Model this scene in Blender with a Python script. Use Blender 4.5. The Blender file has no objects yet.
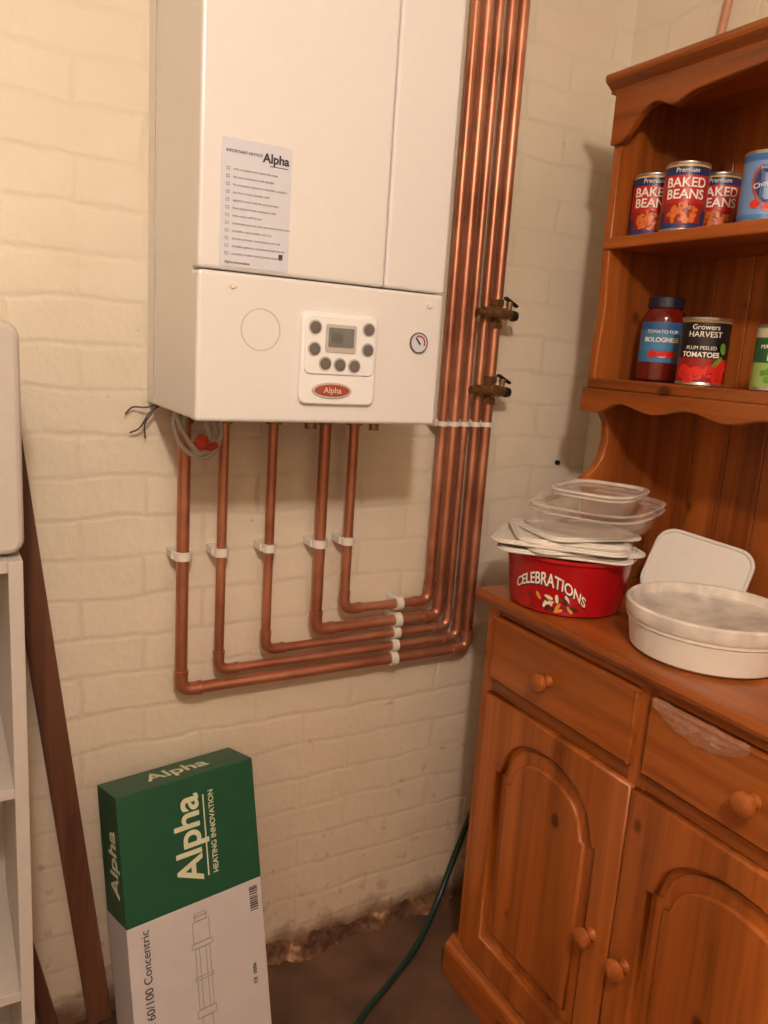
import bpy, math, random
from mathutils import Vector, Matrix, noise
random.seed(4)
pi=math.pi
sc=bpy.context.scene
sc.view_settings.view_transform='Standard'
COL=sc.collection
# ------------------------------------------------------------ materials
def s2l(c):
    return tuple(((v/255)/12.92 if v/255<=0.04045 else ((v/255+0.055)/1.055)**2.4) for v in c)
def newmat(name):
    m=bpy.data.materials.new(name);m.use_nodes=True
    nt=m.node_tree;b=nt.nodes['Principled BSDF'];return m,nt,b
def N(nt,t):
    return nt.nodes.new(t)
def ramp(nt,stops,interp='LINEAR'):
    r=nt.nodes.new('ShaderNodeValToRGB');cr=r.color_ramp;cr.interpolation=interp
    while len(cr.elements)>1: cr.elements.remove(cr.elements[-1])
    cr.elements[0].position=stops[0][0];cr.elements[0].color=(*stops[0][1],1)
    for p,c in stops[1:]:
        e=cr.elements.new(p);e.color=(*c,1)
    return r
def plain(name,col,rough=0.5,metal=0.0,bump=0.0,bscale=60,var=0.06,spec=0.5):
    m,nt,b=newmat(name)
    tc=N(nt,'ShaderNodeTexCoord');no=N(nt,'ShaderNodeTexNoise');no.inputs['Scale'].default_value=bscale;no.inputs['Detail'].default_value=4
    nt.links.new(tc.outputs['Object'],no.inputs['Vector'])
    c=s2l(col)
    r=ramp(nt,[(0.3,tuple(v*(1-var) for v in c)),(0.7,tuple(min(1,v*(1+var)) for v in c))])
    nt.links.new(no.outputs['Fac'],r.inputs['Fac']);nt.links.new(r.outputs['Color'],b.inputs['Base Color'])
    b.inputs['Roughness'].default_value=rough;b.inputs['Metallic'].default_value=metal
    b.inputs['Specular IOR Level'].default_value=spec
    if bump:
        bm=N(nt,'ShaderNodeBump');bm.inputs['Strength'].default_value=bump;bm.inputs['Distance'].default_value=0.002
        nt.links.new(no.outputs['Fac'],bm.inputs['Height']);nt.links.new(bm.outputs['Normal'],b.inputs['Normal'])
    return m
def wood(name,axis,dark,mid,light,rough=0.3,knots=True):
    m,nt,b=newmat(name);L=nt.links
    tc=N(nt,'ShaderNodeTexCoord');mp=N(nt,'ShaderNodeMapping')
    s=[30,30,30];s[axis]=1.4;mp.inputs['Scale'].default_value=s
    L.new(tc.outputs['Object'],mp.inputs['Vector'])
    n1=N(nt,'ShaderNodeTexNoise');n1.inputs['Scale'].default_value=1.0;n1.inputs['Detail'].default_value=6;n1.inputs['Roughness'].default_value=0.6;n1.inputs['Distortion'].default_value=0.7
    L.new(mp.outputs['Vector'],n1.inputs['Vector'])
    r=ramp(nt,[(0.3,s2l(dark)),(0.48,s2l(mid)),(0.7,s2l(light))]);L.new(n1.outputs['Fac'],r.inputs['Fac'])
    mp2=N(nt,'ShaderNodeMapping');s2=[10,10,10];s2[axis]=0.3;mp2.inputs['Scale'].default_value=s2
    L.new(tc.outputs['Object'],mp2.inputs['Vector'])
    n2=N(nt,'ShaderNodeTexNoise');n2.inputs['Scale'].default_value=1;L.new(mp2.outputs['Vector'],n2.inputs['Vector'])
    mr=N(nt,'ShaderNodeMapRange');mr.inputs['From Min'].default_value=0.3;mr.inputs['From Max'].default_value=0.7;mr.inputs['To Min'].default_value=0.72;mr.inputs['To Max'].default_value=1.22
    L.new(n2.outputs['Fac'],mr.inputs['Value'])
    mul=N(nt,'ShaderNodeVectorMath');mul.operation='SCALE';L.new(r.outputs['Color'],mul.inputs[0]);L.new(mr.outputs['Result'],mul.inputs['Scale'])
    last=mul.outputs['Vector']
    if knots:
        mp3=N(nt,'ShaderNodeMapping');s3=[9,9,9];s3[axis]=6;mp3.inputs['Scale'].default_value=s3;L.new(tc.outputs['Object'],mp3.inputs['Vector'])
        v=N(nt,'ShaderNodeTexVoronoi');v.inputs['Scale'].default_value=1.0;L.new(mp3.outputs['Vector'],v.inputs['Vector'])
        kr=ramp(nt,[(0.05,(.95,.95,.95)),(0.085,(.6,.6,.6)),(0.10,(.15,.15,.15)),(0.15,(0,0,0))]);L.new(v.outputs['Distance'],kr.inputs['Fac'])
        mx=N(nt,'ShaderNodeMix');mx.data_type='RGBA';L.new(kr.outputs['Color'],mx.inputs['Factor']);L.new(last,mx.inputs[6]);mx.inputs[7].default_value=(*s2l((84,34,12)),1)
        last=mx.outputs[2]
    L.new(last,b.inputs['Base Color'])
    b.inputs['Roughness'].default_value=rough
    bm=N(nt,'ShaderNodeBump');bm.inputs['Strength'].default_value=0.08;bm.inputs['Distance'].default_value=0.001;L.new(n1.outputs['Fac'],bm.inputs['Height']);L.new(bm.outputs['Normal'],b.inputs['Normal'])
    return m
PD,PM,PL=(120,60,20),(156,83,32),(178,101,45)
W_y=wood('pine_grain_y',1,PD,PM,PL)
W_z=wood('pine_grain_z',2,PD,PM,PL)
W_x=wood('pine_grain_x',0,PD,PM,PL)
BOARD=wood('old_board',2,(66,36,24),(104,62,42),(128,80,58),rough=0.6,knots=False)
WHITE=plain('boiler_enamel',(226,223,222),rough=0.32,var=0.01)
WHITE2=plain('white_plastic',(228,222,214),rough=0.4,var=0.02)
CTRL=plain('control_white',(236,237,238),rough=0.35,var=0.01)
DARK=plain('dark_plastic',(28,26,26),rough=0.45)
GREYB=plain('button_grey',(105,100,98),rough=0.5)
LCD=plain('lcd',(112,118,112),rough=0.2)
REDM=plain('red_badge',(160,70,58),rough=0.35)
INK=plain('ink',(60,60,66),rough=0.8)
INKL=plain('ink_light',(150,148,150),rough=0.8)
PAPER=plain('sticker_paper',(208,210,222),rough=0.6,var=0.02)
BRASS=plain('brass',(150,118,82),rough=0.4,metal=0.8,var=0.25)
STEEL=plain('tin_steel',(190,185,180),rough=0.3,metal=0.9)
GREEN=plain('carton_green',(26,84,58),rough=0.45,var=0.08,bscale=25)
CARDW=plain('carton_white',(202,195,195),rough=0.55,var=0.03,bscale=30)
CREAM=plain('print_cream',(216,218,188),rough=0.6)
RED=plain('tub_red',(180,20,26),rough=0.25,var=0.03)
MELA=plain('melamine_white',(190,182,175),rough=0.5,var=0.03)
HOSE=plain('hose_green',(18,50,42),rough=0.4)
LAMPW=plain('lamp_white',(240,240,235),rough=0.5)
WIREG=plain('wire_grey',(92,84,80),rough=0.5)
def copper():
    m,nt,b=newmat('copper_pipe');L=nt.links
    tc=N(nt,'ShaderNodeTexCoord');no=N(nt,'ShaderNodeTexNoise');no.inputs['Scale'].default_value=9;no.inputs['Detail'].default_value=5;L.new(tc.outputs['Object'],no.inputs['Vector'])
    r=ramp(nt,[(0.3,s2l((166,104,80))),(0.55,s2l((200,136,106))),(0.75,s2l((216,158,130)))]);L.new(no.outputs['Fac'],r.inputs['Fac']);L.new(r.outputs['Color'],b.inputs['Base Color'])
    b.inputs['Metallic'].default_value=0.7
    rr=N(nt,'ShaderNodeMapRange');rr.inputs['To Min'].default_value=0.32;rr.inputs['To Max'].default_value=0.46;L.new(no.outputs['Fac'],rr.inputs['Value']);L.new(rr.outputs['Result'],b.inputs['Roughness'])
    return m
COPPER=copper()
def wallmat(name,axis):
    m,nt,b=newmat(name);L=nt.links
    tc=N(nt,'ShaderNodeTexCoord')
    sp=N(nt,'ShaderNodeSeparateXYZ');L.new(tc.outputs['Object'],sp.inputs[0])
    cb=N(nt,'ShaderNodeCombineXYZ');L.new(sp.outputs[axis],cb.inputs[0]);L.new(sp.outputs[2],cb.inputs[1])
    dn=N(nt,'ShaderNodeTexNoise');dn.inputs['Scale'].default_value=9;dn.inputs['Detail'].default_value=5;L.new(tc.outputs['Object'],dn.inputs['Vector'])
    ds=N(nt,'ShaderNodeVectorMath');ds.operation='SCALE';ds.inputs['Scale'].default_value=0.030;L.new(dn.outputs['Color'],ds.inputs[0])
    ad=N(nt,'ShaderNodeVectorMath');ad.operation='ADD';L.new(cb.outputs[0],ad.inputs[0]);L.new(ds.outputs[0],ad.inputs[1])
    br=N(nt,'ShaderNodeTexBrick');br.inputs['Scale'].default_value=1.0;br.inputs['Brick Width'].default_value=0.225;br.inputs['Row Height'].default_value=0.075
    br.inputs['Mortar Size'].default_value=0.009;br.inputs['Mortar Smooth'].default_value=1.0
    br.inputs['Color1'].default_value=(1,1,1,1);br.inputs['Color2'].default_value=(.85,.85,.85,1);br.inputs['Mortar'].default_value=(0,0,0,1)
    L.new(ad.outputs[0],br.inputs['Vector'])
    n1=N(nt,'ShaderNodeTexNoise');n1.inputs['Scale'].default_value=18;n1.inputs['Detail'].default_value=8;n1.inputs['Roughness'].default_value=0.6;L.new(tc.outputs['Object'],n1.inputs['Vector'])
    n2=N(nt,'ShaderNodeTexNoise');n2.inputs['Scale'].default_value=3.0;n2.inputs['Detail'].default_value=5;L.new(tc.outputs['Object'],n2.inputs['Vector'])
    base=ramp(nt,[(0.3,s2l((220,209,188))),(0.7,s2l((233,223,204)))]);L.new(n2.outputs['Fac'],base.inputs['Fac'])
    last=base.outputs['Color']
    wear=N(nt,'ShaderNodeMapRange');wear.inputs['From Min'].default_value=0.42;wear.inputs['From Max'].default_value=0.65;wear.inputs['To Min'].default_value=0.03;wear.inputs['To Max'].default_value=0.17;L.new(n2.outputs['Fac'],wear.inputs['Value'])
    wm=N(nt,'ShaderNodeMath');wm.operation='MULTIPLY';L.new(br.outputs['Fac'],wm.inputs[0]);L.new(wear.outputs['Result'],wm.inputs[1])
    mx=N(nt,'ShaderNodeMix');mx.data_type='RGBA';L.new(wm.outputs[0],mx.inputs['Factor']);L.new(last,mx.inputs[6]);mx.inputs[7].default_value=(*s2l((160,135,108)),1)
    last=mx.outputs[2]
    n3=N(nt,'ShaderNodeTexNoise');n3.inputs['Scale'].default_value=34;n3.inputs['Detail'].default_value=4;L.new(tc.outputs['Object'],n3.inputs['Vector'])
    zz=N(nt,'ShaderNodeMapRange');zz.inputs['From Min'].default_value=0.02;zz.inputs['From Max'].default_value=0.7;zz.inputs['To Min'].default_value=0.14;zz.inputs['To Max'].default_value=0.0;L.new(sp.outputs[2],zz.inputs['Value'])
    sm=N(nt,'ShaderNodeMath');sm.operation='ADD';L.new(n3.outputs['Fac'],sm.inputs[0]);L.new(zz.outputs['Result'],sm.inputs[1])
    chip=ramp(nt,[(0.73,(0,0,0)),(0.78,(1,1,1))]);L.new(sm.outputs[0],chip.inputs['Fac'])
    cm=N(nt,'ShaderNodeMath');cm.operation='MULTIPLY';cm.inputs[1].default_value=0.4;L.new(chip.outputs['Color'],cm.inputs[0])
    mx2=N(nt,'ShaderNodeMix');mx2.data_type='RGBA';L.new(cm.outputs[0],mx2.inputs['Factor']);L.new(last,mx2.inputs[6]);mx2.inputs[7].default_value=(*s2l((150,105,80)),1)
    last=mx2.outputs[2]
    dz=N(nt,'ShaderNodeMapRange');dz.inputs['From Min'].default_value=0.0;dz.inputs['From Max'].default_value=1.0;dz.inputs['To Min'].default_value=0.42;dz.inputs['To Max'].default_value=0.0;L.new(sp.outputs[2],dz.inputs['Value'])  # warm bounce light from the wood, painted into the wall colour towards the floor
    mxd=N(nt,'ShaderNodeMix');mxd.data_type='RGBA';L.new(dz.outputs['Result'],mxd.inputs['Factor']);L.new(last,mxd.inputs[6]);mxd.inputs[7].default_value=(*s2l((200,160,130)),1)
    last=mxd.outputs[2]
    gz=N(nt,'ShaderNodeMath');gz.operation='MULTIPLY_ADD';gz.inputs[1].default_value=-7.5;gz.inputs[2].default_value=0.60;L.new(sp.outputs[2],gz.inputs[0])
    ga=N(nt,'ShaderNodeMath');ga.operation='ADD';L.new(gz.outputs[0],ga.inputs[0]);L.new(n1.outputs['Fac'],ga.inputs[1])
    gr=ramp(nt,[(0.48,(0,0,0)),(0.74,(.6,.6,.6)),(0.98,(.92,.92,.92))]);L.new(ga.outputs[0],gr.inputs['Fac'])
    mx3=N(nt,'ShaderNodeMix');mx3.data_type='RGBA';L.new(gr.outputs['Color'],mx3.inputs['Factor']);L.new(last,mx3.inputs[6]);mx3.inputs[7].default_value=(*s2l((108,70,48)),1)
    L.new(mx3.outputs[2],b.inputs['Base Color'])
    b.inputs['Roughness'].default_value=0.5
    h1=N(nt,'ShaderNodeMath');h1.operation='MULTIPLY';h1.inputs[1].default_value=-0.36;L.new(br.outputs['Fac'],h1.inputs[0])
    h2=N(nt,'ShaderNodeMath');h2.operation='MULTIPLY_ADD';h2.inputs[1].default_value=1.7;L.new(n1.outputs['Fac'],h2.inputs[0]);L.new(h1.outputs[0],h2.inputs[2])
    h3=N(nt,'ShaderNodeMath');h3.operation='MULTIPLY_ADD';h3.inputs[1].default_value=-0.5;L.new(gr.outputs['Color'],h3.inputs[0]);L.new(h2.outputs[0],h3.inputs[2])
    bm=N(nt,'ShaderNodeBump');bm.inputs['Strength'].default_value=0.4;bm.inputs['Distance'].default_value=0.006;L.new(h3.outputs[0],bm.inputs['Height']);L.new(bm.outputs['Normal'],b.inputs['Normal'])
    return m
WALLX=wallmat('painted_brick_x',0);WALLY=wallmat('painted_brick_y',1)
FLOORM=plain('floor_concrete',(92,66,50),rough=0.7,bump=0.6,bscale=9,var=0.4)
CEILM=plain('ceiling_paint',(225,215,198),rough=0.8)
def mortar():
    m,nt,b=newmat('crumbled_mortar');L=nt.links
    tc=N(nt,'ShaderNodeTexCoord');n=N(nt,'ShaderNodeTexNoise');n.inputs['Scale'].default_value=13;n.inputs['Detail'].default_value=7;n.inputs['Roughness'].default_value=0.65;L.new(tc.outputs['Object'],n.inputs['Vector'])
    r=ramp(nt,[(0.42,s2l((80,52,36))),(0.53,s2l((128,90,64))),(0.60,s2l((184,148,118)))]);L.new(n.outputs['Fac'],r.inputs['Fac']);L.new(r.outputs['Color'],b.inputs['Base Color'])
    b.inputs['Roughness'].default_value=0.9
    bm=N(nt,'ShaderNodeBump');bm.inputs['Strength'].default_value=0.9;bm.inputs['Distance'].default_value=0.006;L.new(n.outputs['Fac'],bm.inputs['Height']);L.new(bm.outputs['Normal'],b.inputs['Normal'])
    return m
MORT=mortar()
def clearm(name,col,alpha,sc_=18):
    m,nt,b=newmat(name)
    b.inputs['Base Color'].default_value=(*s2l(col),1);b.inputs['Roughness'].default_value=0.12
    tc=N(nt,'ShaderNodeTexCoord');no=N(nt,'ShaderNodeTexNoise');no.inputs['Scale'].default_value=sc_;nt.links.new(tc.outputs['Object'],no.inputs['Vector'])
    mr=N(nt,'ShaderNodeMapRange');mr.inputs['From Min'].default_value=0.3;mr.inputs['From Max'].default_value=0.7;mr.inputs['To Min'].default_value=alpha*0.6;mr.inputs['To Max'].default_value=min(1,alpha*1.4);nt.links.new(no.outputs['Fac'],mr.inputs['Value']);nt.links.new(mr.outputs['Result'],b.inputs['Alpha'])
    return m
CLEAR=clearm('clear_plastic',(240,228,216),0.17)
RIM=clearm('clear_plastic_rim',(245,236,226),0.5)
FILM=clearm('bag_film',(235,215,200),0.16,60)
FROST=clearm('frosted_lid',(240,230,220),0.75)
def bandmat(name,z0,h,stops,rough=0.35):
    m,nt,b=newmat(name);L=nt.links
    tc=N(nt,'ShaderNodeTexCoord');sp=N(nt,'ShaderNodeSeparateXYZ');L.new(tc.outputs['Object'],sp.inputs[0])
    mr=N(nt,'ShaderNodeMapRange');mr.inputs['From Min'].default_value=z0;mr.inputs['From Max'].default_value=z0+h;L.new(sp.outputs[2],mr.inputs['Value'])
    r=ramp(nt,[(p,s2l(c)) for p,c in stops],'CONSTANT');L.new(mr.outputs['Result'],r.inputs['Fac']);L.new(r.outputs['Color'],b.inputs['Base Color'])
    b.inputs['Roughness'].default_value=rough;return m
# ------------------------------------------------------------ geometry helpers
def group(name,loc=(0,0,0)):
    e=bpy.data.objects.new(name,None);e.empty_display_size=0.05;e.location=loc;COL.objects.link(e);return e
def link(name,me,mat,parent=None,smooth=False,bevel=0,seg=3):
    o=bpy.data.objects.new(name,me);COL.objects.link(o)
    if mat is not None:
        me.materials.clear();me.materials.append(mat)
    if smooth:
        for p in me.polygons:p.use_smooth=True
    if bevel:
        md=o.modifiers.new('b','BEVEL');md.width=bevel;md.segments=seg;md.limit_method='ANGLE';md.angle_limit=0.6;md.harden_normals=False
    if parent:
        o.parent=parent;o.matrix_parent_inverse=Matrix.Translation(-Vector(parent.location))
    return o
def box(name,lo,hi,mat,parent=None,bevel=0,M=None):
    v=[(x,y,z) for x in (lo[0],hi[0]) for y in (lo[1],hi[1]) for z in (lo[2],hi[2])]
    f=[(0,1,3,2),(4,6,7,5),(0,4,5,1),(2,3,7,6),(0,2,6,4),(1,5,7,3)]
    me=bpy.data.meshes.new(name);me.from_pydata(v,[],f)
    if M: me.transform(M)
    me.update();return link(name,me,mat,parent,bevel=bevel)
YZ=Matrix(((0,0,1,0),(1,0,0,0),(0,1,0,0),(0,0,0,1)))
XZ=Matrix(((1,0,0,0),(0,0,-1,0),(0,1,0,0),(0,0,0,1)))
def curve_mesh(cu):
    o=bpy.data.objects.new('tmp',cu);COL.objects.link(o)
    dg=bpy.context.evaluated_depsgraph_get();dg.update()
    me=bpy.data.meshes.new_from_object(o.evaluated_get(dg));bpy.data.objects.remove(o);return me
def extr(name,loops,thick,M,mat,parent=None,bevel=0):
    cu=bpy.data.curves.new(name,'CURVE');cu.dimensions='2D';cu.fill_mode='BOTH';cu.extrude=max(thick/2-bevel,0.00001);cu.bevel_depth=bevel;cu.bevel_resolution=2;cu.offset=-bevel
    for lp in loops:
        s=cu.splines.new('POLY');s.points.add(len(lp)-1);s.use_cyclic_u=True
        for i,p in enumerate(lp): s.points[i].co=(p[0],p[1],0,1)
    me=curve_mesh(cu);me.transform(M);return link(name,me,mat,parent)
def MM(off,base): return Matrix.Translation(Vector(off))@base
def rr(x0,y0,x1,y1,r,n=6):
    o=[]
    for cx,cy,a in ((x1-r,y0+r,-pi/2),(x1-r,y1-r,0),(x0+r,y1-r,pi/2),(x0+r,y0+r,pi)):
        for i in range(n+1):
            t=a+pi/2*i/n;o.append((cx+r*math.cos(t),cy+r*math.sin(t)))
    return o
def circ(cx,cy,rx,ry=None,n=32):
    ry=ry or rx;return [(cx+rx*math.cos(2*pi*i/n),cy+ry*math.sin(2*pi*i/n)) for i in range(n)]
def lathe(name,prof,loc,mat,parent=None,segs=40,M=None,sx=1,sy=1,sup=None):
    v=[];f=[];n=len(prof)
    for i in range(segs):
        a=2*pi*i/segs;ca,sa=math.cos(a),math.sin(a)
        k=1.0
        if sup: k=1/((abs(ca)**sup+abs(sa)**sup)**(1/sup))
        for r,z in prof: v.append((r*ca*k*sx,r*sa*k*sy,z))
    for i in range(segs):
        j=(i+1)%segs
        for q in range(n-1):
            f.append((i*n+q,j*n+q,j*n+q+1,i*n+q+1))
    me=bpy.data.meshes.new(name);me.from_pydata(v,[],f)
    if M: me.transform(M)
    me.transform(Matrix.Translation(Vector(loc)));me.update()
    import bmesh
    bm=bmesh.new();bm.from_mesh(me);bmesh.ops.remove_doubles(bm,verts=bm.verts,dist=1e-6);bmesh.ops.recalc_face_normals(bm,faces=bm.faces);bm.to_mesh(me);bm.free()
    o=link(name,me,mat,parent,smooth=True)
    for p in me.polygons:p.use_smooth=True
    try:
        me.set_sharp_from_angle(angle=0.7)
    except Exception: pass
    return o
def fillet(pts,r,n=6):
    pts=[Vector(p) for p in pts];o=[pts[0]]
    for i in range(1,len(pts)-1):
        a,b,c=pts[i-1],pts[i],pts[i+1];d1=(a-b).normalized();d2=(c-b).normalized()
        p1=b+d1*r;p2=b+d2*r
        for k in range(n+1):
            t=k/n;o.append(p1.lerp(b,t).lerp(b.lerp(p2,t),t))
    o.append(pts[-1]);return o
def smoothpts(pts,n=8):
    P=[Vector(p) for p in pts];P=[P[0]*2-P[1]]+P+[P[-1]*2-P[-2]];o=[]
    for i in range(1,len(P)-2):
        for k in range(n):
            t=k/n;a,b,c,d=P[i-1:i+3]
            o.append(0.5*((2*b)+(c-a)*t+(2*a-5*b+4*c-d)*t*t+(3*b-a-3*c+d)*t**3))
    o.append(P[-2]);return o
def tube(name,pts,r,mat,parent=None,res=5,cyc=False):
    cu=bpy.data.curves.new(name,'CURVE');cu.dimensions='3D';cu.bevel_depth=r;cu.bevel_resolution=res;cu.use_fill_caps=True
    s=cu.splines.new('POLY');s.points.add(len(pts)-1);s.use_cyclic_u=cyc
    for i,p in enumerate(pts): s.points[i].co=(*p,1)
    return link(name,curve_mesh(cu),mat,parent,smooth=True)
def textmesh(s,size,ax='CENTER',ay='CENTER',extrude=0.0003,sx=1.0,bold=0.0):
    cu=bpy.data.curves.new('t','FONT');cu.body=s;cu.size=size;cu.align_x=ax;cu.align_y=ay;cu.extrude=extrude;cu.offset=bold
    me=curve_mesh(cu)
    if sx!=1: me.transform(Matrix.Diagonal((sx,1,1,1)))
    return me
def text(name,s,size,M,mat,parent,**k):
    me=textmesh(s,size,**k);me.transform(M);return link(name,me,mat,parent)
def wraptext(name,s,size,c,r,a0,z,mat,parent,tilt=0,**k):
    me=textmesh(s,size,extrude=0.0002,**k)
    if tilt: me.transform(Matrix.Rotation(tilt,4,'Z'))
    for v in me.vertices:
        a=a0+v.co.x/r;q=r+0.001+v.co.z;v.co=Vector((c[0]+q*math.cos(a),c[1]+q*math.sin(a),z+v.co.y))
    me.update();return link(name,me,mat,parent)
def wrapdiscs(name,discs,c,r,mat,parent,off=0.0009):
    v=[];f=[]
    for u,w,ru,rw,rot in discs:
        b=len(v);n=12
        for i in range(n):
            t=2*pi*i/n;x=ru*math.cos(t);y=rw*math.sin(t)
            X=u+x*math.cos(rot)-y*math.sin(rot);Y=w+x*math.sin(rot)+y*math.cos(rot)
            a=X/r;q=r+off;v.append((c[0]+q*math.cos(a),c[1]+q*math.sin(a),Y))
        f.append(tuple(range(b,b+n)))
    me=bpy.data.meshes.new(name);me.from_pydata(v,[],f);return link(name,me,mat,parent)
# ------------------------------------------------------------ room shell
WB=1.434;WR=1.385
box('wall_back',(-1.3,WB,0),(WR+0.1,WB+0.1,2.45),WALLX)
box('wall_right',(WR,-2.0,0),(WR+0.1,WB,2.45),WALLY)
box('wall_left',(-1.4,-2.0,0),(-1.3,WB+0.1,2.45),WALLY)
box('wall_front',(-1.4,-2.1,0),(WR+0.1,-2.0,2.45),WALLX)
box('floor',(-1.4,-2.1,-0.1),(WR+0.1,WB+0.1,0),FLOORM)
box('ceiling',(-1.4,-2.1,2.45),(WR+0.1,WB+0.1,2.55),CEILM)
# ------------------------------------------------------------ boiler
B=group('wall_mounted_boiler',(0.53,1.28,1.6))
yf=1.124
box('casing',(0.327,yf+0.03,1.243),(0.734,WB-0.001,1.975),WHITE,B,0.004)
box('lower_panel',(0.325,yf,1.242),(0.736,yf+0.034,1.455),WHITE,B,0.006)
box('door_main',(0.325,yf,1.457),(0.6217,yf+0.034,1.975),WHITE,B,0.005)
box('door_side',(0.6233,yf,1.457),(0.736,yf+0.034,1.975),WHITE,B,0.005)
box('side_rail',(0.3255,1.375,1.25),(0.3275,1.38,1.97),MELA,B)
extr('control_panel',[rr(0.482,1.272,0.612,1.411,0.012)],0.010,MM((0,yf-0.003,0),XZ),CTRL,B,0.003)
extr('control_face',[rr(0.487,1.318,0.607,1.406,0.010)],0.006,MM((0,yf-0.008,0),XZ),CTRL,B,0.002)
extr('lcd_bezel',[rr(0.520,1.352,0.572,1.394,0.004)],0.002,MM((0,yf-0.0115,0),XZ),MELA,B)
extr('lcd_screen',[rr(0.5245,1.360,0.5675,1.389,0.002)],0.002,MM((0,yf-0.0125,0),XZ),LCD,B)
box('lcd_digits',(0.529,yf-0.0142,1.368),(0.548,yf-0.0134,1.382),GREYB,B)
for i,(x,z) in enumerate([(0.502,1.388),(0.502,1.356),(0.593,1.390),(0.593,1.359),(0.521,1.335),(0.546,1.334),(0.571,1.333)]):
    extr('button_ring_%d'%i,[circ(x,z,0.0108)],0.002,MM((0,yf-0.0115,0),XZ),MELA,B)
    extr('button_%d'%i,[circ(x,z,0.0085)],0.004,MM((0,yf-0.013,0),XZ),GREYB,B,0.001)
extr('badge_rim',[circ(0.536,1.294,0.034,0.0125)],0.003,MM((0,yf-0.009,0),XZ),MELA,B,0.0008)
extr('badge',[circ(0.536,1.294,0.030,0.0092)],0.003,MM((0,yf-0.010,0),XZ),REDM,B,0.0008)
text('badge_text','Alpha',0.013,MM((0.536,yf-0.012,1.294),XZ),CREAM,B)
extr('blank_ring',[circ(0.420,1.378,0.0305,n=48),circ(0.420,1.378,0.0293,n=48)],0.0016,MM((0,yf,0),XZ),MELA,B)
extr('gauge_rim',[circ(0.692,1.376,0.0168),circ(0.692,1.376,0.0148)],0.006,MM((0,yf-0.001,0),XZ),GREYB,B,0.0008)
extr('gauge_face',[circ(0.692,1.376,0.0155)],0.003,MM((0,yf-0.001,0),XZ),PAPER,B)
box('gauge_needle',(-0.001,-0.0005,-0.003),(0.001,0.0005,0.011),DARK,B,M=Matrix.Translation((0.692,yf-0.004,1.376))@Matrix.Rotation(-0.7,4,'Y'))
extr('gauge_arc',[[(0.692+0.012*math.cos(t),1.376+0.012*math.sin(t)) for t in [i*0.3-0.4 for i in range(9)]]+[(0.692+0.0095*math.cos(t),1.376+0.0095*math.sin(t)) for t in [2.0-i*0.3 for i in range(9)]]],0.001,MM((0,yf-0.003,0),XZ),REDM,B)
for i,(x,z) in enumerate([(0.376,1.437),(0.708,1.437)]):
    extr('screw_%d'%i,[circ(x,z,0.005)],0.004,MM((0,yf-0.001,0),XZ),WHITE2,B,0.001)
extr('sticker',[rr(0.355,1.462,0.458,1.632,0.002)],0.001,MM((0,yf-0.0005,0),XZ),PAPER,B)
text('sticker_logo','Alpha',0.017,MM((0.454,yf-0.0014,1.613),XZ),INK,B,ax='RIGHT',bold=0.0005)
text('sticker_title','IMPORTANT NOTICE',0.0055,MM((0.361,yf-0.0014,1.615),XZ),INK,B,ax='LEFT')
box('sticker_rule',(0.425,yf-0.0015,1.603),(0.453,yf-0.001,1.604),INK,B)
words="the installer must complete this checklist and leave it with the appliance once commissioned and tested by competent person read".split()
for i in range(12):
    z=1.592-i*0.0102
    ln=' '.join(random.choice(words) for _ in range(random.choice([5,6,7,7])))
    text('sticker_line_%d'%i,ln[:44],0.0044,MM((0.372,yf-0.0014,z),XZ),INKL,B,ax='LEFT')
    extr('tick_box_%d'%i,[rr(0.362,z-0.0022,0.3668,z+0.0022,0.0006),rr(0.3628,z-0.0014,0.366,z+0.0014,0.0004)],0.0006,MM((0,yf-0.0013,0),XZ),INKL,B)
text('sticker_foot','Alpha Innovation',0.0055,MM((0.362,yf-0.0014,1.468),XZ),INK,B,ax='LEFT')
box('sticker_flame',(0.443,yf-0.0015,1.478),(0.449,yf-0.001,1.486),INK,B)
PX=[0.384,0.457,0.552,0.660,0.723]
YP=1.392
for i,x in enumerate(PX):
    lathe('union_%d'%i,[(0,0),(0.0155,0),(0.0155,0.018),(0.013,0.022),(0.013,0.035),(0,0.035)],(x,YP,1.212),BRASS,B,segs=6 if i%2 else 24)
lathe('drain_tap',[(0,0),(0.009,0),(0.009,0.02),(0.014,0.024),(0.014,0.034),(0,0.034)],(0.705,1.28,1.215),BRASS,B)
lathe('filling_tap',[(0,0),(0.011,0),(0.011,0.02),(0.011,0.034),(0,0.034)],(0.60,1.33,1.212),BRASS,B)
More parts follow.
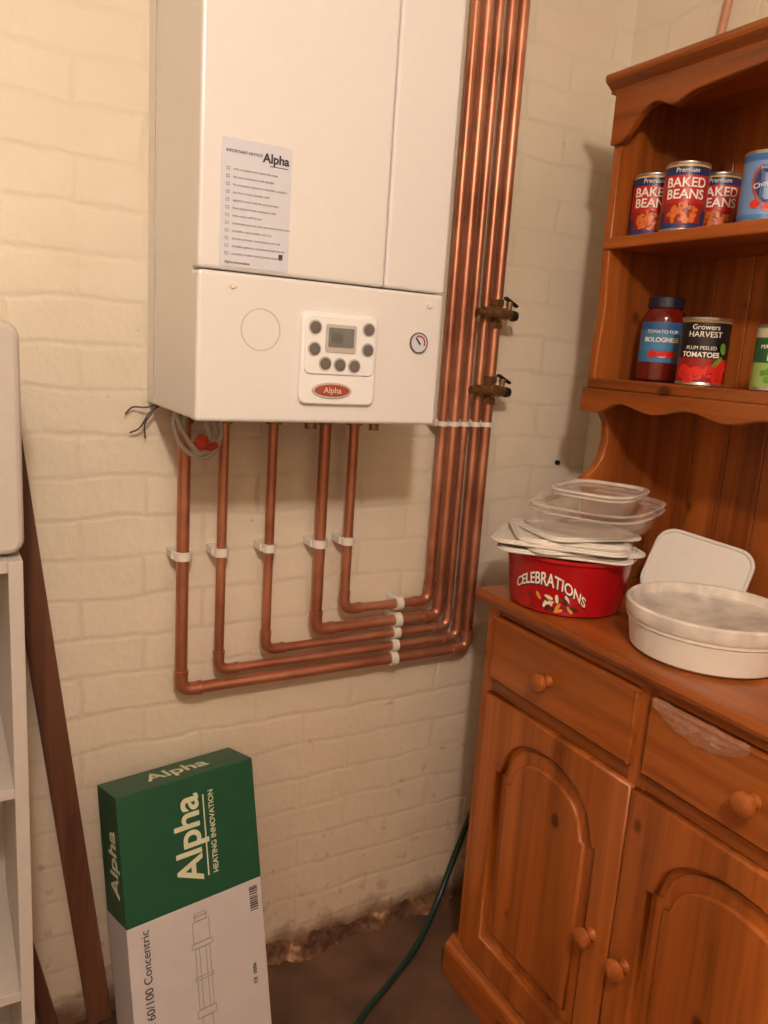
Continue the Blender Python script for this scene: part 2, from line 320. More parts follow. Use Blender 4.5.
# ------------------------------------------------------------ copper pipes
C=group('copper_pipework',(0.8,YP,1.2))
ZB=[0.703,0.733,0.762,0.791,0.828]
XR=[1.046,1.017,0.988,0.960,0.932]
RD=[0.0116,0.0092,0.0090,0.0114,0.0098]
for i in range(5):
    x,z,xr,r=PX[i],ZB[i],XR[i],RD[i]
    tube('pipe_%d'%i,fillet([(x,YP,1.235),(x,YP,z),(xr,YP,z),(xr,YP,2.449)],0.022),r,COPPER,C)
    for j,(cx,sx) in enumerate(((x,1),(xr,-1))):
        tube('elbow_%d_%d'%(i,j),fillet([(cx,YP,z+0.036),(cx,YP,z),(cx+sx*0.036,YP,z)],0.022),r+0.0014,COPPER,C)
        for k,(px_,pz_,d) in enumerate(((cx,z+0.036,'Z'),(cx+sx*0.036,z,'X'))):
            M=Matrix.Identity(4) if d=='Z' else Matrix.Rotation(pi/2,4,'Y')
            lathe('collar_%d_%d_%d'%(i,j,k),[(r,-0.005),(r+0.0022,-0.004),(r+0.0022,0.004),(r,0.005)],(px_,YP,pz_),COPPER,C,segs=24,M=M)
    zc=0.968+0.002*i
    lathe('drop_clip_%d'%i,[(r+0.0005,-0.008),(r+0.0045,-0.008),(r+0.0045,0.008),(r+0.0005,0.008)],(x,YP,zc),WHITE2,C,segs=24)
    box('drop_clip_base_%d'%i,(x-r-0.008,YP+0.004,zc-0.008),(x+r+0.008,WB,zc+0.008),WHITE2,C,0.002)
    xc=0.850+0.001*i
    lathe('run_clip_%d'%i,[(r+0.0005,-0.008),(r+0.0045,-0.008),(r+0.0045,0.008),(r+0.0005,0.008)],(xc,YP,z),WHITE2,C,segs=24,M=Matrix.Rotation(pi/2,4,'Y'))
    box('run_clip_base_%d'%i,(xc-0.008,YP+0.004,z-0.013),(xc+0.008,WB,z+0.013),WHITE2,C,0.002)
    lathe('riser_clip_%d'%i,[(r+0.0005,-0.005),(r+0.003,-0.005),(r+0.003,0.005),(r+0.0005,0.005)],(xr,YP,1.218),WHITE2,C,segs=24)
    box('riser_clip_base_%d'%i,(xr-0.0145,YP+0.004,1.211),(xr+0.0145,WB,1.225),WHITE2,C,0.001)
RX=Matrix.Rotation(pi/2,4,'Y')
def valve(i,x,z):
    lathe('valve_body_%d'%i,[(0.0118,-0.030),(0.0155,-0.030),(0.0155,-0.018),(0.0135,-0.016),(0.0135,0.016),(0.0155,0.018),(0.0155,0.030),(0.0118,0.030)],(x,YP,z),BRASS,C,segs=6)
    lathe('valve_branch_%d'%i,[(0,-0.062),(0.008,-0.062),(0.008,-0.048),(0.012,-0.048),(0.012,-0.032),(0.008,-0.030),(0.008,-0.012),(0.0125,-0.010),(0.0125,0.012),(0.010,0.024),(0,0.024)],(x-0.003,YP-0.022,z),BRASS,C,segs=12,M=RX)
    lathe('valve_stem_%d'%i,[(0,0),(0.006,0),(0.006,0.018),(0.008,0.018),(0.008,0.026),(0,0.026)],(x+0.016,YP-0.022,z),BRASS,C,segs=12)
    box('valve_lever_%d'%i,(-0.016,-0.0055,-0.003),(0.022,0.0055,0.003),DARK,C,0.002,M=Matrix.Translation((x+0.017,YP-0.022,z+0.027))@Matrix.Rotation(0.45,4,'Y'))
    lathe('valve_cap_%d'%i,[(0,0),(0.010,0.0),(0.0115,0.006),(0.010,0.014),(0,0.014)],(x+0.022,YP-0.022,z-0.002),DARK,C,segs=16,M=RX)
valve(0,XR[0],1.452);valve(1,XR[0],1.292)
# ------------------------------------------------------------ wiring under the boiler
Wg=group('boiler_cable_bundle',(0.38,1.35,1.2))
yc=1.36
tube('loop_1',smoothpts([(0.36,yc,1.245),(0.352,yc-0.02,1.21),(0.365,yc-0.03,1.175),(0.40,yc-0.03,1.158),(0.43,yc-0.02,1.18),(0.425,yc,1.22),(0.42,yc,1.245)]),0.0042,MELA,Wg)
tube('loop_2',smoothpts([(0.355,yc,1.245),(0.362,yc-0.035,1.205),(0.385,yc-0.04,1.175),(0.415,yc-0.03,1.172),(0.435,yc-0.02,1.20),(0.43,yc,1.245)]),0.0038,MELA,Wg)
tube('loop_3',smoothpts([(0.375,yc,1.245),(0.37,yc-0.02,1.20),(0.39,yc-0.035,1.165),(0.41,yc-0.03,1.19),(0.405,yc,1.245)]),0.0038,MELA,Wg)
lathe('red_cap',[(0,-0.012),(0.011,-0.010),(0.012,0.006),(0.007,0.012),(0,0.012)],(0.392,yc-0.045,1.187),plain('red_cap',(200,62,40)),Wg,segs=20,M=Matrix.Rotation(0.9,4,'X'))
tube('red_lead',smoothpts([(0.392,yc-0.045,1.187),(0.405,yc-0.043,1.178),(0.42,yc-0.04,1.182)]),0.006,plain('red_lead',(190,60,40)),Wg)
tube('wire_1',smoothpts([(0.35,1.40,1.245),(0.325,1.40,1.228),(0.31,1.41,1.20),(0.295,1.42,1.19)]),0.0016,WIREG,Wg)
tube('wire_2',smoothpts([(0.35,1.40,1.246),(0.32,1.41,1.236),(0.30,1.42,1.235),(0.288,1.425,1.222)]),0.0016,WIREG,Wg)
tube('wire_3',smoothpts([(0.34,1.40,1.244),(0.325,1.40,1.222),(0.318,1.41,1.205),(0.322,1.42,1.18)]),0.0014,WIREG,Wg)
# ------------------------------------------------------------ pine dresser
D=group('pine_dresser',(1.15,0.77,0.9))
Y0,Y1=0.345,1.213
XB=1.378
YM=0.793
box('carcass_end_far',(0.963,Y1-0.02,0.02),(XB,Y1,0.876),W_z,D,0.002)
box('carcass_end_near',(0.963,Y0,0.02),(XB,Y0+0.02,0.876),W_z,D,0.002)
box('carcass_back',(XB-0.008,Y0+0.02,0.02),(XB,Y1-0.02,0.876),W_z,D)
box('carcass_floor',(0.97,Y0+0.02,0.07),(XB-0.008,Y1-0.02,0.09),W_y,D)
box('top_rail',(0.963,Y0+0.02,0.862),(0.985,Y1-0.02,0.876),W_y,D)
box('mid_rail',(0.963,Y0+0.02,0.700),(0.985,Y1-0.02,0.725),W_y,D)
box('face_far_stile',(0.962,Y1-0.035,0.09),(0.985,Y1-0.001,0.876),W_z,D)
box('face_mid_stile',(0.962,YM-0.018,0.09),(0.985,YM+0.018,0.876),W_z,D)
box('face_near_stile',(0.962,Y0+0.001,0.09),(0.985,Y0+0.035,0.876),W_z,D)
cprof=[(1.378,0.876),(0.952,0.876),(0.944,0.880),(0.938,0.888),(0.936,0.895),(0.939,0.901),(0.945,0.904),(1.378,0.904)]
def prof_y(name,prof,ya,yb,mat,parent):
    n=len(prof);v=[(p[0],ya,p[1]) for p in prof]+[(p[0],yb,p[1]) for p in prof]
    f=[tuple(range(n)),tuple(range(2*n-1,n-1,-1))]+[(i,i+n,(i+1)%n+n,(i+1)%n) for i in range(n)]
    me=bpy.data.meshes.new(name);me.from_pydata(v,[],f)
    import bmesh
    bm=bmesh.new();bm.from_mesh(me);bmesh.ops.recalc_face_normals(bm,faces=bm.faces);bm.to_mesh(me);bm.free()
    return link(name,me,mat,parent)
prof_y('counter_top',cprof,Y0-0.018,Y1+0.018,W_y,D)
pprof=[(0.972,0.0),(0.940,0.0),(0.940,0.070),(0.943,0.078),(0.950,0.083),(0.954,0.090),(0.961,0.096),(0.972,0.096)]
prof_y('plinth',pprof,Y0-0.01,Y1+0.016,W_y,D)
box('plinth_end',(0.972,Y1,0),(XB,Y1+0.014,0.088),W_x,D)
def knob(name,y,z):
    lathe(name,[(0,0),(0.012,0),(0.011,0.004),(0.008,0.008),(0.008,0.012),(0.0155,0.017),(0.0188,0.022),(0.018,0.028),(0.012,0.033),(0,0.0345)],(0.950,y,z),W_z,D,segs=28,M=Matrix.Rotation(-pi/2,4,'Y'))
for i,(a,b) in enumerate(((YM+0.013,1.180),(0.384,YM-0.013))):
    extr('drawer_front_%d'%i,[rr(a,0.729,b,0.860,0.002,2)],0.022,MM((0.961,0,0),YZ),W_y,D,0.004)
    knob('drawer_knob_%d'%i,(1.008,0.586)[i],0.792)
def archloop(a,b,z0,zs,h,sh=0.0,n=20):
    L=[(a,z0),(b,z0),(b,zs)]
    for i in range(n+1):
        t=1-2*i/n
        L.append(((a+b)/2+t*((b-a)/2-sh),zs+0.002+h*math.sqrt(max(0,1-(abs(t))**2.2))))
    L.append((a,zs));return L
def door(i,a,b):
    z0,z1=0.100,0.698;st=0.056
    hole=archloop(a+st,b-st,z0+0.065,z1-0.150,0.100,0.012)
    extr('door_frame_%d'%i,[[(a,z0),(b,z0),(b,z1),(a,z1)],hole],0.022,MM((0.961,0,0),YZ),W_z,D,0.004)
    box('door_back_%d'%i,(0.9665,a+0.04,z0+0.04),(0.9715,b-0.04,z1-0.03),W_z,D)
    q=0.010
    extr('door_panel_rim_%d'%i,[archloop(a+st+q,b-st-q,z0+0.065+q,z1-0.150-0.002,0.092,0.012)],0.006,MM((0.9655,0,0),YZ),W_z,D,0.0025)
    q=0.030
    extr('door_panel_%d'%i,[archloop(a+st+q,b-st-q,z0+0.065+q,z1-0.150-0.012,0.077,0.010)],0.014,MM((0.962,0,0),YZ),W_z,D,0.005)
door(0,YM+0.002,1.184);door(1,0.380,YM-0.002)
knob('door_knob_0',0.832,0.398);knob('door_knob_1',0.755,0.395)
XF=1.145
def side_profile():
    return [(XB,0.904),(1.205,0.904),(1.20,0.93),(1.185,0.96),(1.175,1.0),(1.172,1.05),(1.166,1.09),(1.156,1.115),(1.152,1.13),(1.162,1.14),(1.18,1.15),(1.196,1.175),(1.203,1.21),(1.198,1.245),(1.18,1.27),(1.158,1.285),(XF+0.002,1.30),(XF+0.002,1.36),(1.150,1.42),(1.153,1.47),(1.150,1.53),(XF+0.002,1.57),(XF+0.002,1.872),(XB,1.872)]
for i,y in enumerate((Y1-0.018,Y0+0.018)):
    extr('hutch_side_%d'%i,[side_profile()],0.020,MM((0,y,0),XZ),W_z,D,0.003)
for k in range(10):
    a=Y0+0.028+k*(Y1-Y0-0.056)/10;b=a+(Y1-Y0-0.056)/10
    box('back_board_%d'%k,(XB-0.012,a+0.0008,0.904),(XB-0.001,b-0.0008,1.87),W_z,D,0.002)
def shelf(name,z,front):
    box(name,(front,Y0+0.028,z-0.018),(XB-0.012,Y1-0.028,z),W_y,D,0.003)
shelf('shelf_upper',1.600,XF+0.006);shelf('shelf_lower',1.335,XF+0.006)
def apron(name,za,zb,amp,x=XF):
    a,b=Y0+0.012,Y1-0.008;L=[(a,za),(b,za)]
    n=60;W=b-a
    for i in range(n+1):
        t=i/n;y=b-t*W
        L.append((y,zb+amp(t)))
    return extr(name,[L],0.018,MM((x,0,0),YZ),W_y,D,0.003)
box('shelf_edge_upper',(XF-0.003,Y0+0.01,1.580),(XF+0.012,Y1-0.014,1.602),W_y,D,0.004)
box('shelf_edge_lower',(XF-0.004,Y0+0.005,1.314),(XF+0.012,Y1-0.014,1.336),W_y,D,0.005)
def scal_low(t):
    e=min(t,1-t)
    if e<0.05: return 0.0
    if e<0.12: return 0.022*(0.5-0.5*math.cos(pi*(e-0.05)/0.07))
    return 0.022-0.013*(0.5-0.5*math.cos(2*pi*(e-0.12)/0.19))
apron('apron_lower',1.315,1.268,scal_low)
def scal_top(t):
    e=min(t,1-t)
    if e<0.035: return 0.0
    if e<0.12: return 0.055*math.sin(pi/2*(e-0.035)/0.085)
    if e<0.22: return 0.055-0.014*(0.5-0.5*math.cos(2*pi*(e-0.12)/0.10))
    return 0.055+0.012*math.sin(pi/2*(e-0.22)/0.28)
apron('valance',1.866,1.770,scal_top)
crown=[(XB,1.862),(1.137,1.862),(1.137,1.867),(1.131,1.872),(1.125,1.876),(1.121,1.879),(1.119,1.884),(1.119,1.890),(1.122,1.893),(XB,1.893)]
prof_y('crown',crown,Y0-0.02,Y1+0.004,W_y,D)
# ------------------------------------------------------------ cans and jars
def facing(c): return math.atan2(-c[1],-c[0])
WT=plain('print_white',(245,240,230),rough=0.5);BEANO=plain('bean_orange',(214,110,40),rough=0.4,var=0.2,bscale=120);BEAND=plain('bean_sauce',(150,52,22),rough=0.4)
TOMR=plain('tomato_red',(205,40,28),rough=0.35,var=0.25,bscale=60);BLU=plain('print_blue',(34,52,110));LIME=plain('print_green',(96,150,50))
def can(name,c,zb,h,r,stops,kind):
    g=group(name,(c[0],c[1],zb+h/2))
    lathe('tin',[(0,0.002),(r-0.003,0.002),(r-0.002,0),(r,0.001),(r,0.004),(r-0.001,0.006),(r-0.001,h-0.006),(r,h-0.004),(r,h-0.001),(r-0.002,h),(r-0.0035,h-0.001),(r-0.004,h-0.005),(0,h-0.005)],(c[0],c[1],zb),STEEL,g)
    lathe('label',[(r-0.0004,0.006),(r-0.0004,h-0.006)],(c[0],c[1],zb),bandmat(name+'_label',zb,h,stops),g)
    tube('ring_pull',[(c[0]+0.011*math.cos(t*pi/6),c[1]+0.011*math.sin(t*pi/6),zb+h-0.003) for t in range(12)],0.0012,STEEL,g,cyc=True,res=2)
    a=facing(c)
    if kind=='beans':
        wraptext('brand','Premium',0.011,c,r,a,zb+h*0.865,WT,g)
        wraptext('title_1','BAKED',0.0225,c,r,a,zb+h*0.69,WT,g,bold=0.0004)
        wraptext('title_2','BEANS',0.0225,c,r,a,zb+h*0.525,WT,g,bold=0.0004)
        wrapdiscs('sauce',[(a*r,zb+h*0.25,0.027,0.019,0)],c,r,BEAND,g,0.0006)
        ds=[]
        for q in range(44):
            t=random.random()*2*pi;d=math.sqrt(random.random())
            ds.append((a*r+0.025*d*math.cos(t),zb+h*0.25+0.017*d*math.sin(t),0.0044,0.0029,random.random()*3))
        wrapdiscs('beans',ds,c,r,BEANO,g,0.0011)
        wrapdiscs('side_label',[(a*r+0.040,zb+h*0.2,0.007,0.014,0),(a*r-0.040,zb+h*0.2,0.006,0.012,0)],c,r,BLU,g,0.0005)
    if kind=='tomato':
        wraptext('brand','Growers',0.0125,c,r,a,zb+h*0.85,WT,g);wraptext('brand_2','HARVEST',0.0135,c,r,a,zb+h*0.745,WT,g)
        wraptext('title_1','PLUM PEELED',0.0085,c,r,a-0.1,zb+h*0.55,WT,g);wraptext('title_2','TOMATOES',0.012,c,r,a-0.1,zb+h*0.45,WT,g,bold=0.0003)
        ds=[(a*r+u,zb+h*w,0.013,0.012,0.3) for u,w in ((-0.03,0.2),(-0.008,0.18),(0.016,0.22),(0.036,0.30),(0.03,0.13),(-0.02,0.13))]
        wrapdiscs('tomatoes',ds,c,r,TOMR,g,0.0008)
        wrapdiscs('leaf',[(a*r+0.026,zb+h*0.36,0.012,0.004,0.8),(a*r+0.034,zb+h*0.55,0.006,0.010,0.2)],c,r,LIME,g,0.0012)
    if kind=='soup':
        wrapdiscs('oval_red',[(a*r,zb+h*0.5,0.022,0.034,0.35)],c,r,REDM,g,0.0006)
        wrapdiscs('oval_blue',[(a*r,zb+h*0.5,0.017,0.028,0.35)],c,r,BLU,g,0.0010)
        wraptext('title_1','Chopped',0.011,c,r,a,zb+h*0.54,WT,g,tilt=0.3);wrapdiscs('tomatoes',[(a*r+u,zb+h*w,0.008,0.007,0) for u,w in ((-0.014,0.26),(0.004,0.22),(0.02,0.28))],c,r,TOMR,g,0.0012)
    if kind=='peas':
        wraptext('title_1','MARROWFAT',0.0095,c,r,a,zb+h*0.66,WT,g);wraptext('title_2','PEAS',0.016,c,r,a,zb+h*0.5,WT,g)
        wrapdiscs('peas',[(a*r+random.uniform(-.02,.02),zb+h*random.uniform(.15,.36),0.005,0.005,0) for _ in range(22)],c,r,LIME,g,0.0011)
    return g
beans=[(0,(40,60,120)),(0.12,(150,34,30)),(0.40,(190,34,34)),(0.80,(38,52,104)),(0.92,(214,170,90))]
S1,S2=1.6005,1.3365
can('baked_beans_can',(1.205,1.146),S1,0.116,0.0375,beans,'beans')
can('baked_beans_can.001',(1.186,1.053),S1,0.118,0.0385,beans,'beans')
can('baked_beans_can.002',(1.268,1.048),S1,0.112,0.0375,beans,'beans')
can('soup_can',(1.197,0.897),S1,0.112,0.0395,[(0,(70,120,180)),(0.12,(110,145,195)),(0.85,(60,105,165))],'soup')
can('plum_tomato_can',(1.184,0.964),S2,0.116,0.0415,[(0,(150,22,20)),(0.38,(150,22,20)),(0.40,(24,20,24)),(0.6,(24,20,24)),(0.92,(150,110,60))],'tomato')
can('peas_can',(1.196,0.826),S2,0.105,0.0375,[(0,(150,180,100)),(0.42,(40,92,52)),(0.8,(190,190,150))],'peas')
jc=(1.214,1.087)
J=group('pasta_sauce_jar',(*jc,S2+0.07))
SAUCE=plain('jar_sauce',(100,22,14),rough=0.12,var=0.2,bscale=40)
lathe('glass',[(0,0.001),(0.034,0),(0.0395,0.004),(0.0395,0.115),(0.036,0.128),(0.030,0.134),(0.0295,0.138),(0,0.138)],(*jc,S2),SAUCE,J)
lathe('lid',[(0.031,0.136),(0.033,0.137),(0.033,0.155),(0.031,0.157),(0,0.157)],(*jc,S2),plain('jar_lid',(26,30,48),rough=0.3),J)
lathe('label',[(0.0399,0.036),(0.0399,0.110)],(*jc,S2),bandmat('jar_label',S2,0.147,[(0,(60,120,170)),(0.33,(60,125,170)),(0.40,(70,130,175)),(0.64,(44,92,145))]),J)
ja=facing(jc)
wraptext('title_1','TOMATO FOR',0.009,jc,0.0403,ja,S2+0.092,WT,J);wraptext('title_2','BOLOGNESE',0.0115,jc,0.0403,ja,S2+0.077,WT,J,bold=0.0003)
wrapdiscs('picture',[(ja*0.0403+u,S2+0.051,0.010,0.007,0) for u in (-0.014,0.004,0.02)],jc,0.0403,TOMR,J,0.0006)
# ------------------------------------------------------------ counter items
ZC=0.9045
tc_=(1.054,1.100)
T=group('confectionery_tub',(*tc_,ZC+0.05))
lathe('body',[(0,0.002),(0.100,0.0),(0.106,0.004),(0.118,0.098),(0.120,0.102),(0.125,0.104),(0.125,0.110),(0.120,0.110),(0.116,0.102),(0.104,0.008),(0,0.006)],(*tc_,ZC),RED,T,segs=64)
ta=facing(tc_)-0.28
for nm,s,sz,m_,dz,ox,oz in (('lettering','CELEBRATIONS',0.029,WT,0.0018,0,0),('lettering_shadow','CELEBRATIONS',0.029,DARK,0.0003,0.0012,-0.003)):
    me=textmesh(s,sz,extrude=0.0002,bold=0.0005,sx=0.72)
    for v in me.vertices:
        x=v.co.x+ox;zz=0.068+oz+v.co.y*(1.25-6*abs(x))-6.0*x*x-0.10*x;r=0.1055+0.0125*(zz/0.1)+dz+v.co.z;a=ta+x/0.115
        v.co=Vector((tc_[0]+r*math.cos(a),tc_[1]+r*math.sin(a),ZC+zz))
    me.update();link(nm,me,m_,T)
SW=[plain('sweet_%d'%i,c) for i,c in enumerate([(230,215,190),(60,30,24),(215,150,60),(120,40,30)])]
for q in range(22):
    u=random.gauss(0.0,0.018);z=random.uniform(0.012,0.038)
    r=0.1065+0.0125*(z/0.1);a=ta+0.12+u/0.11
    wrapdiscs('sweet_print_%d'%q,[(a*r,ZC+z,0.0085,0.0032,random.random()*3)],tc_,r,SW[q%4],T,0.0004+q*0.0001)
Lg=group('plastic_lid_stack',(1.05,1.08,ZC+0.13))
zl=ZC+0.1125
for i in range(5):
    rot=[0.15,0.5,0.05,0.35,0.7][i];w,h=[(0.245,0.20),(0.22,0.19),(0.25,0.20),(0.21,0.19),(0.20,0.17)][i]
    off=[(-0.012,0.0),(0.004,-0.01),(-0.02,-0.002),(-0.005,0.004),(0.01,-0.006)][i]
    M=Matrix.Translation((1.042+off[0],1.09+off[1],zl+0.0035))@Matrix.Rotation((0.0,0.008,-0.012,0.015,-0.01)[i],4,'X')@Matrix.Rotation(rot-0.9,4,'Z')
    extr('lid_%d'%i,[rr(-w/2,-h/2,w/2,h/2,0.035)],0.005,M,WHITE2,Lg,0.002)
    extr('lid_lip_%d'%i,[rr(-w/2+.006,-h/2+.006,w/2-.006,h/2-.006,0.03),rr(-w/2+.014,-h/2+.014,w/2-.014,h/2-.014,0.024)],0.003,Matrix.Translation((0,0,0.0035))@M,WHITE2,Lg,0.001)
    zl+=0.0074
Cg=group('clear_food_container',(1.08,1.06,zl+0.04))
zc=zl+0.002
def tubprof(rb,rt,h,t=0.0012):
    return [(0,t),(rb-0.006,0),(rb,0.006),(rt-0.003,h-0.006),(rt-0.001,h-0.005)]
def rimprof(rt,h): return [(rt-0.003,h-0.006),(rt+0.006,h-0.004),(rt+0.007,h-0.001),(rt+0.005,h),(rt-0.001,h-0.001)]
Mz=Matrix.Rotation(0.45,4,'Z');cx,cy=1.088,1.074
for nm,rb,rt,hh,dz,sx in (('container_bottom',0.104,0.120,0.042,0,1.12),('container_nested',0.102,0.120,0.042,0.011,1.12),('container_third',0.070,0.085,0.034,0.037,1.0)):
    lathe(nm,tubprof(rb,rt,hh),(cx,cy,zc+dz),CLEAR,Cg,segs=72,M=Mz,sx=sx,sy=0.85,sup=3.5)
    lathe(nm+'_rim',rimprof(rt,hh),(cx,cy,zc+dz),RIM,Cg,segs=72,M=Mz,sx=sx,sy=0.85,sup=3.5)
lathe('container_top_lid',[(0,0.0),(0.082,0.0)],(cx,cy,zc+0.0725),CLEAR,Cg,segs=72,M=Mz,sx=1.0,sy=0.85,sup=3.5)
lathe('container_top_lid_rim',[(0.080,0.0),(0.092,0.0),(0.095,0.003),(0.093,0.006),(0.084,0.006),(0.080,0.001)],(cx,cy,zc+0.0725),RIM,Cg,segs=72,M=Mz,sx=1.0,sy=0.85,sup=3.5)
Fg=group('container_lid',(1.27,0.98,ZC+0.06))
nrm=Vector((-0.74,-0.48,0.60)).normalized();uu=Vector((0,0,1)).cross(nrm).normalized();vv=nrm.cross(uu)
ang=-0.18
u2=uu*math.cos(ang)+vv*math.sin(ang);v2=vv*math.cos(ang)-uu*math.sin(ang)
cen=Vector((1.268,0.975,ZC+0.0745))
Ml=Matrix((( u2.x,v2.x,nrm.x,cen.x),(u2.y,v2.y,nrm.y,cen.y),(u2.z,v2.z,nrm.z,cen.z),(0,0,0,1)))
extr('lid_plate',[rr(-0.092,-0.072,0.092,0.072,0.034)],0.006,Ml,WHITE2,Fg,0.0025)
extr('lid_rim',[rr(-0.094,-0.074,0.094,0.074,0.036),rr(-0.087,-0.067,0.087,0.067,0.030)],0.012,Ml@Matrix.Translation((0,0,0.002)),WHITE2,Fg,0.002)
Tg=group('white_plastic_tub',(1.10,0.80,ZC+0.04));tl=(1.098,0.806,ZC)
lathe('tub',[(0,0.002),(0.112,0.0),(0.121,0.006),(0.128,0.050),(0.131,0.052),(0.131,0.058),(0.124,0.058),(0.118,0.01),(0,0.006)],tl,WHITE2,Tg,segs=72)
lathe('tub_lid',[(0.125,0.058),(0.133,0.058),(0.135,0.062),(0.135,0.080),(0.131,0.083),(0.127,0.081),(0.124,0.066),(0,0.064)],tl,FROST,Tg,segs=72)
Pg=group('plastic_bag',(0.945,0.68,0.85))
v=[];f=[];nx,ny=40,14
for i in range(nx):
    for j in range(ny):
        s=i/(nx-1);y=0.60+0.165*s;z=0.868-0.040*j/(ny-1)*(0.35+0.65*math.sin(pi*s)**0.7)+0.004*noise.noise(Vector((y*60,j*0.4,5)))
        n=abs(noise.noise(Vector((y*70,z*90,1))))+0.5*abs(noise.noise(Vector((y*150,z*190,7))))
        v.append((0.9465-0.003-0.016*n*math.sin(pi*(j+0.5)/ny),y,z))
for i in range(nx-1):
    for j in range(ny-1): f.append((i*ny+j,(i+1)*ny+j,(i+1)*ny+j+1,i*ny+j+1))
me=bpy.data.meshes.new('film');me.from_pydata(v,[],f);link('film',me,FILM,Pg)
# ------------------------------------------------------------ carton
K=group('flue_kit_carton',(0.37,1.35,0.28))
yw,ln,w_,d_=0.16,0.22,0.2675,0.097
u=Vector((math.cos(yw),math.sin(yw),0));n0=Vector((math.sin(yw),-math.cos(yw),0));Z=Vector((0,0,1))
up=Z*math.cos(ln)-n0*math.sin(ln);nn=n0*math.cos(ln)+Z*math.sin(ln)
br=Vector((0.494,1.427,0.545));H=0.556
org=br-u*w_-up*H
def KM(o,a,b,c): return Matrix(((a.x,b.x,c.x,o.x),(a.y,b.y,c.y,o.y),(a.z,b.z,c.z,o.z),(0,0,0,1)))
MK=KM(org,u,-nn,up)
hg=H-0.235
box('carton_body',(0,-d_,0.0005),(w_,0,hg),CARDW,K,0.002,M=MK)
box('carton_sleeve',(-0.0006,-d_-0.0006,hg),(w_+0.0006,0.0,H),GREEN,K,0.002,M=MK)
MFr=KM(org+nn*(d_+0.0012),up,-u,nn)
def kt(name,s,size,h,x,mat,ax='LEFT',**k):
    text(name,s,size,MFr@Matrix.Translation((h,-x,0)),mat,K,ax=ax,**k)
kt('front_logo','Alpha',0.070,hg+0.040,0.128,CREAM,bold=0.0014)
kt('front_tagline','HEATING INNOVATION',0.0145,hg+0.042,0.176,CREAM,bold=0.0002)
box('front_rule',(0.159,-d_-0.0016,hg+0.042),(0.1615,-d_-0.001,hg+0.195),CREAM,K,M=MK)
kt('flue_text','Easy-Flue 60/100 Concentric',0.0215,hg-0.012,0.032,INK,ax='RIGHT')
kt('ce_mark','CE  0086',0.011,0.12,0.240,INK)
for q in range(11): box('barcode_%d'%q,(0.240,-d_-0.0009,hg-0.014-q*0.0045),(0.257,-d_-0.0002,hg-0.0118-q*0.0045+random.uniform(-.001,.0008)),INK,K,M=MK)
def rect(nm,x0,z0,x1,z1,t=0.0012):
    extr(nm,[[(x0,z0),(x1,z0),(x1,z1),(x0,z1)],[(x0+t,z0+t),(x1-t,z0+t),(x1-t,z1-t),(x0+t,z1-t)]],0.0006,MK@MM((0,-d_-0.0006,0),XZ),INKL,K)
dx=-0.006
for nm,a,b_,c_,d2 in (('a',0.126,-0.075,0.160,-0.035),('b',0.131,-0.035,0.155,-0.020),('c',0.122,-0.085,0.164,-0.075),('d',0.128,-0.20,0.158,-0.085),('e',0.136,-0.20,0.150,-0.085),('f',0.124,-0.215,0.162,-0.20),('g',0.132,-0.32,0.154,-0.215),('h',0.124,-0.145,0.162,-0.138),('i',0.130,-0.028,0.156,-0.024)):
    rect('flue_'+nm,a+dx,hg+b_,c_+dx,hg+d2)
MLf=KM(org-u*0.0014+nn*0.062,up,-nn,-u)
text('side_logo','Alpha',0.052,MLf@Matrix.Translation((hg+0.048,0.0,0)),CREAM,K,ax='LEFT',bold=0.0008)
MT=KM(org+up*(H+0.0008)+nn*(d_*0.5),u,-nn,up)
text('top_logo','Alpha',0.052,MT@Matrix.Translation((w_*0.5,0,0)),CREAM,K,bold=0.0008)
# ------------------------------------------------------------ leaning boards
def leanboard(name,xb,xt,zt,w,t,y):
    g=group(name,((xb+xt)/2,y,zt/2))
    a=math.atan2(xb-xt,zt);L=math.hypot(xb-xt,zt)
    M=Matrix.Translation((xb,y,0.005))@Matrix.Rotation(-a,4,'Y')
    box('plank',(-w/2,-t/2,0),(w/2,t/2,L),BOARD,g,0.002,M=M)
    box('plank_bead',(-w/2+0.004,-t/2-0.003,0.01),(-w/2+0.012,-t/2,L-0.01),BOARD,g,0.001,M=M)
leanboard('timber_plank',0.238,0.097,1.19,0.045,0.018,1.418)
leanboard('timber_plank.001',0.150,-0.05,0.95,0.03,0.018,1.418)
# ------------------------------------------------------------ white shelving unit + appliance on top
Ug=group('shelving_unit',(-0.15,1.24,0.5))
ux0,ux1,uy0,uy1=-0.42,0.092,1.10,1.385
box('side_right',(ux1-0.018,uy0,0),(ux1,uy1,1.057),MELA,Ug,0.001)
box('side_left',(ux0,uy0,0),(ux0+0.016,uy1,1.057),MELA,Ug,0.001)
box('back',(ux0+0.016,uy1-0.006,0.03),(ux1-0.018,uy1,1.04),MELA,Ug)
for i,z in enumerate((0.05,0.40,0.73,1.057)):
    box('shelf_%d'%i,(ux0+0.016,uy0+0.002,z-0.016),(ux1-0.018,uy1-0.006,z),MELA,Ug,0.001)
Og=group('white_appliance',(-0.1,1.24,1.2))
extr('housing',[rr(-0.36,1.062,0.096,1.365,0.02)],0.24,MM((0,1.235,0),XZ),MELA,Og,0.008)
extr('front_door',[rr(-0.34,1.082,0.0,1.345,0.01)],0.01,MM((0,1.113,0),XZ),MELA,Og,0.003)
for q in range(4): box('foot_%d'%q,((-0.33,0.05)[q%2],(1.15,1.32)[q//2],1.057),((-0.30,0.07)[q%2],(1.17,1.34)[q//2],1.066),DARK,Og)
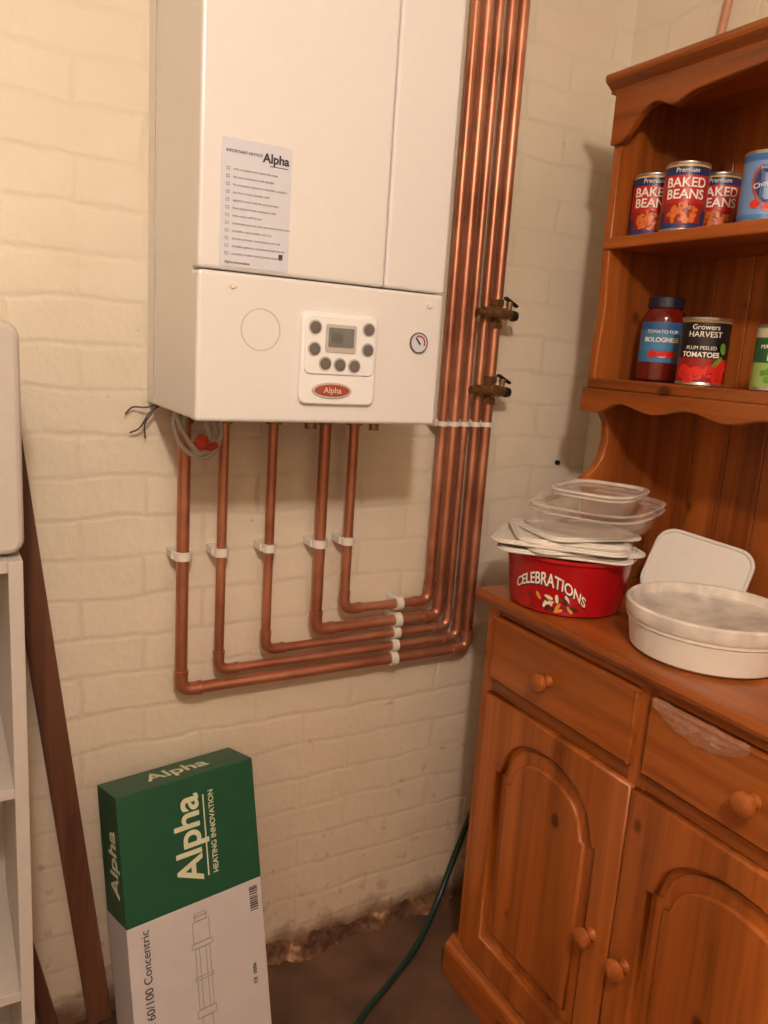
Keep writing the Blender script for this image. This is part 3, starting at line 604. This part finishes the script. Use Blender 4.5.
# ------------------------------------------------------------ hose
Hg=group('garden_hose',(0.9,1.3,0.02))
tube('hose',smoothpts([(1.17,1.30,0.42),(1.125,1.385,0.30),(1.085,1.40,0.17),(1.02,1.375,0.06),(0.92,1.31,0.010),(0.81,1.245,0.0075),(0.69,1.17,0.0075),(0.55,1.0,0.0075),(0.3,0.8,0.0075)],10),0.007,HOSE,Hg)
# ------------------------------------------------------------ crumbling mortar fillet at wall foot
v=[];f=[];nx,ny=150,9
for i in range(nx):
    x=0.40+0.72*i/(nx-1)
    hgt=0.030+0.028*noise.noise(Vector((x*9,0,3)))+0.014*noise.noise(Vector((x*33,0,9)))
    dep=0.030+0.030*noise.noise(Vector((x*8,4,3)))+0.014*noise.noise(Vector((x*37,2,9)))
    e=min(1,(x-0.40)/0.12,(1.12-x)/0.1);hgt=max(0.004,hgt*e);dep=max(0.004,dep*e)
    for j in range(ny):
        t=j/(ny-1);q=noise.noise(Vector((x*60,t*3,1)))*0.007*math.sin(pi*t)+noise.noise(Vector((x*25,t*2,8)))*0.008*math.sin(pi*t)
        v.append((x,WB+0.002-dep*(t**1.1)-q,max(-0.001,hgt*(1-t)**0.8+q*0.8)))
for i in range(nx-1):
    for j in range(ny-1): f.append((i*ny+j,i*ny+j+1,(i+1)*ny+j+1,(i+1)*ny+j))
me=bpy.data.meshes.new('trim_1');me.from_pydata(v,[],f);link('crumbled_mortar',me,MORT)
# conduit on right wall, wall plug
Wp=group('conduit_pipe',(1.37,1.15,2.15))
tube('conduit',[(1.372,1.195,1.93),(1.372,1.17,2.10),(1.372,1.13,2.449)],0.008,plain('conduit',(196,140,112)),Wp)
lathe('wall_plug',[(0,-0.004),(0.006,-0.004),(0.006,0.002),(0.003,0.002),(0.003,-0.002),(0,-0.002)],(1.298,WB-0.004,1.125),DARK,None,segs=16,M=Matrix.Rotation(pi/2,4,'X'))
# ------------------------------------------------------------ lamp
LX,LY=-0.10,-0.50
Lm=group('ceiling_lamp',(LX,LY,2.4))
lathe('rose',[(0,0.0),(0.04,0.0),(0.045,-0.01),(0.03,-0.022),(0,-0.025)],(LX,LY,2.45),LAMPW,Lm)
tube('flex',[(LX,LY,2.43),(LX,LY,2.38)],0.003,LAMPW,Lm)
lathe('holder',[(0,0.0),(0.018,0.0),(0.02,-0.03),(0,-0.03)],(LX,LY,2.39),LAMPW,Lm)
ld=bpy.data.lights.new('bulb','POINT');ld.energy=75;ld.color=(1.0,0.835,0.71);ld.shadow_soft_size=0.065
lo=bpy.data.objects.new('bulb',ld);lo.location=(LX,LY,2.29);COL.objects.link(lo);lo.parent=Lm;lo.matrix_parent_inverse=Matrix.Translation(-Vector(Lm.location))
wd=bpy.data.worlds.new('world');sc.world=wd;wd.use_nodes=True
wd.node_tree.nodes['Background'].inputs[0].default_value=(1,0.8,0.6,1);wd.node_tree.nodes['Background'].inputs[1].default_value=0.1
# ------------------------------------------------------------ camera
yaw,p,r=math.radians(30.0),math.radians(11.46),math.radians(3.84)
h=Vector((math.sin(yaw),math.cos(yaw),0));F=h*math.cos(p)-Z*math.sin(p)
R0=Vector((math.cos(yaw),-math.sin(yaw),0));U0=h*math.sin(p)+Z*math.cos(p)
R=R0*math.cos(r)+U0*math.sin(r);U=U0*math.cos(r)-R0*math.sin(r)
cd=bpy.data.cameras.new('camera');cd.sensor_fit='VERTICAL';cd.sensor_height=36.0;cd.lens=788/1024*36.0;cd.clip_start=0.02
co=bpy.data.objects.new('camera',cd);COL.objects.link(co)
co.matrix_world=Matrix(((R.x,U.x,-F.x,0),(R.y,U.y,-F.y,0),(R.z,U.z,-F.z,1.358),(0,0,0,1)))
sc.camera=co
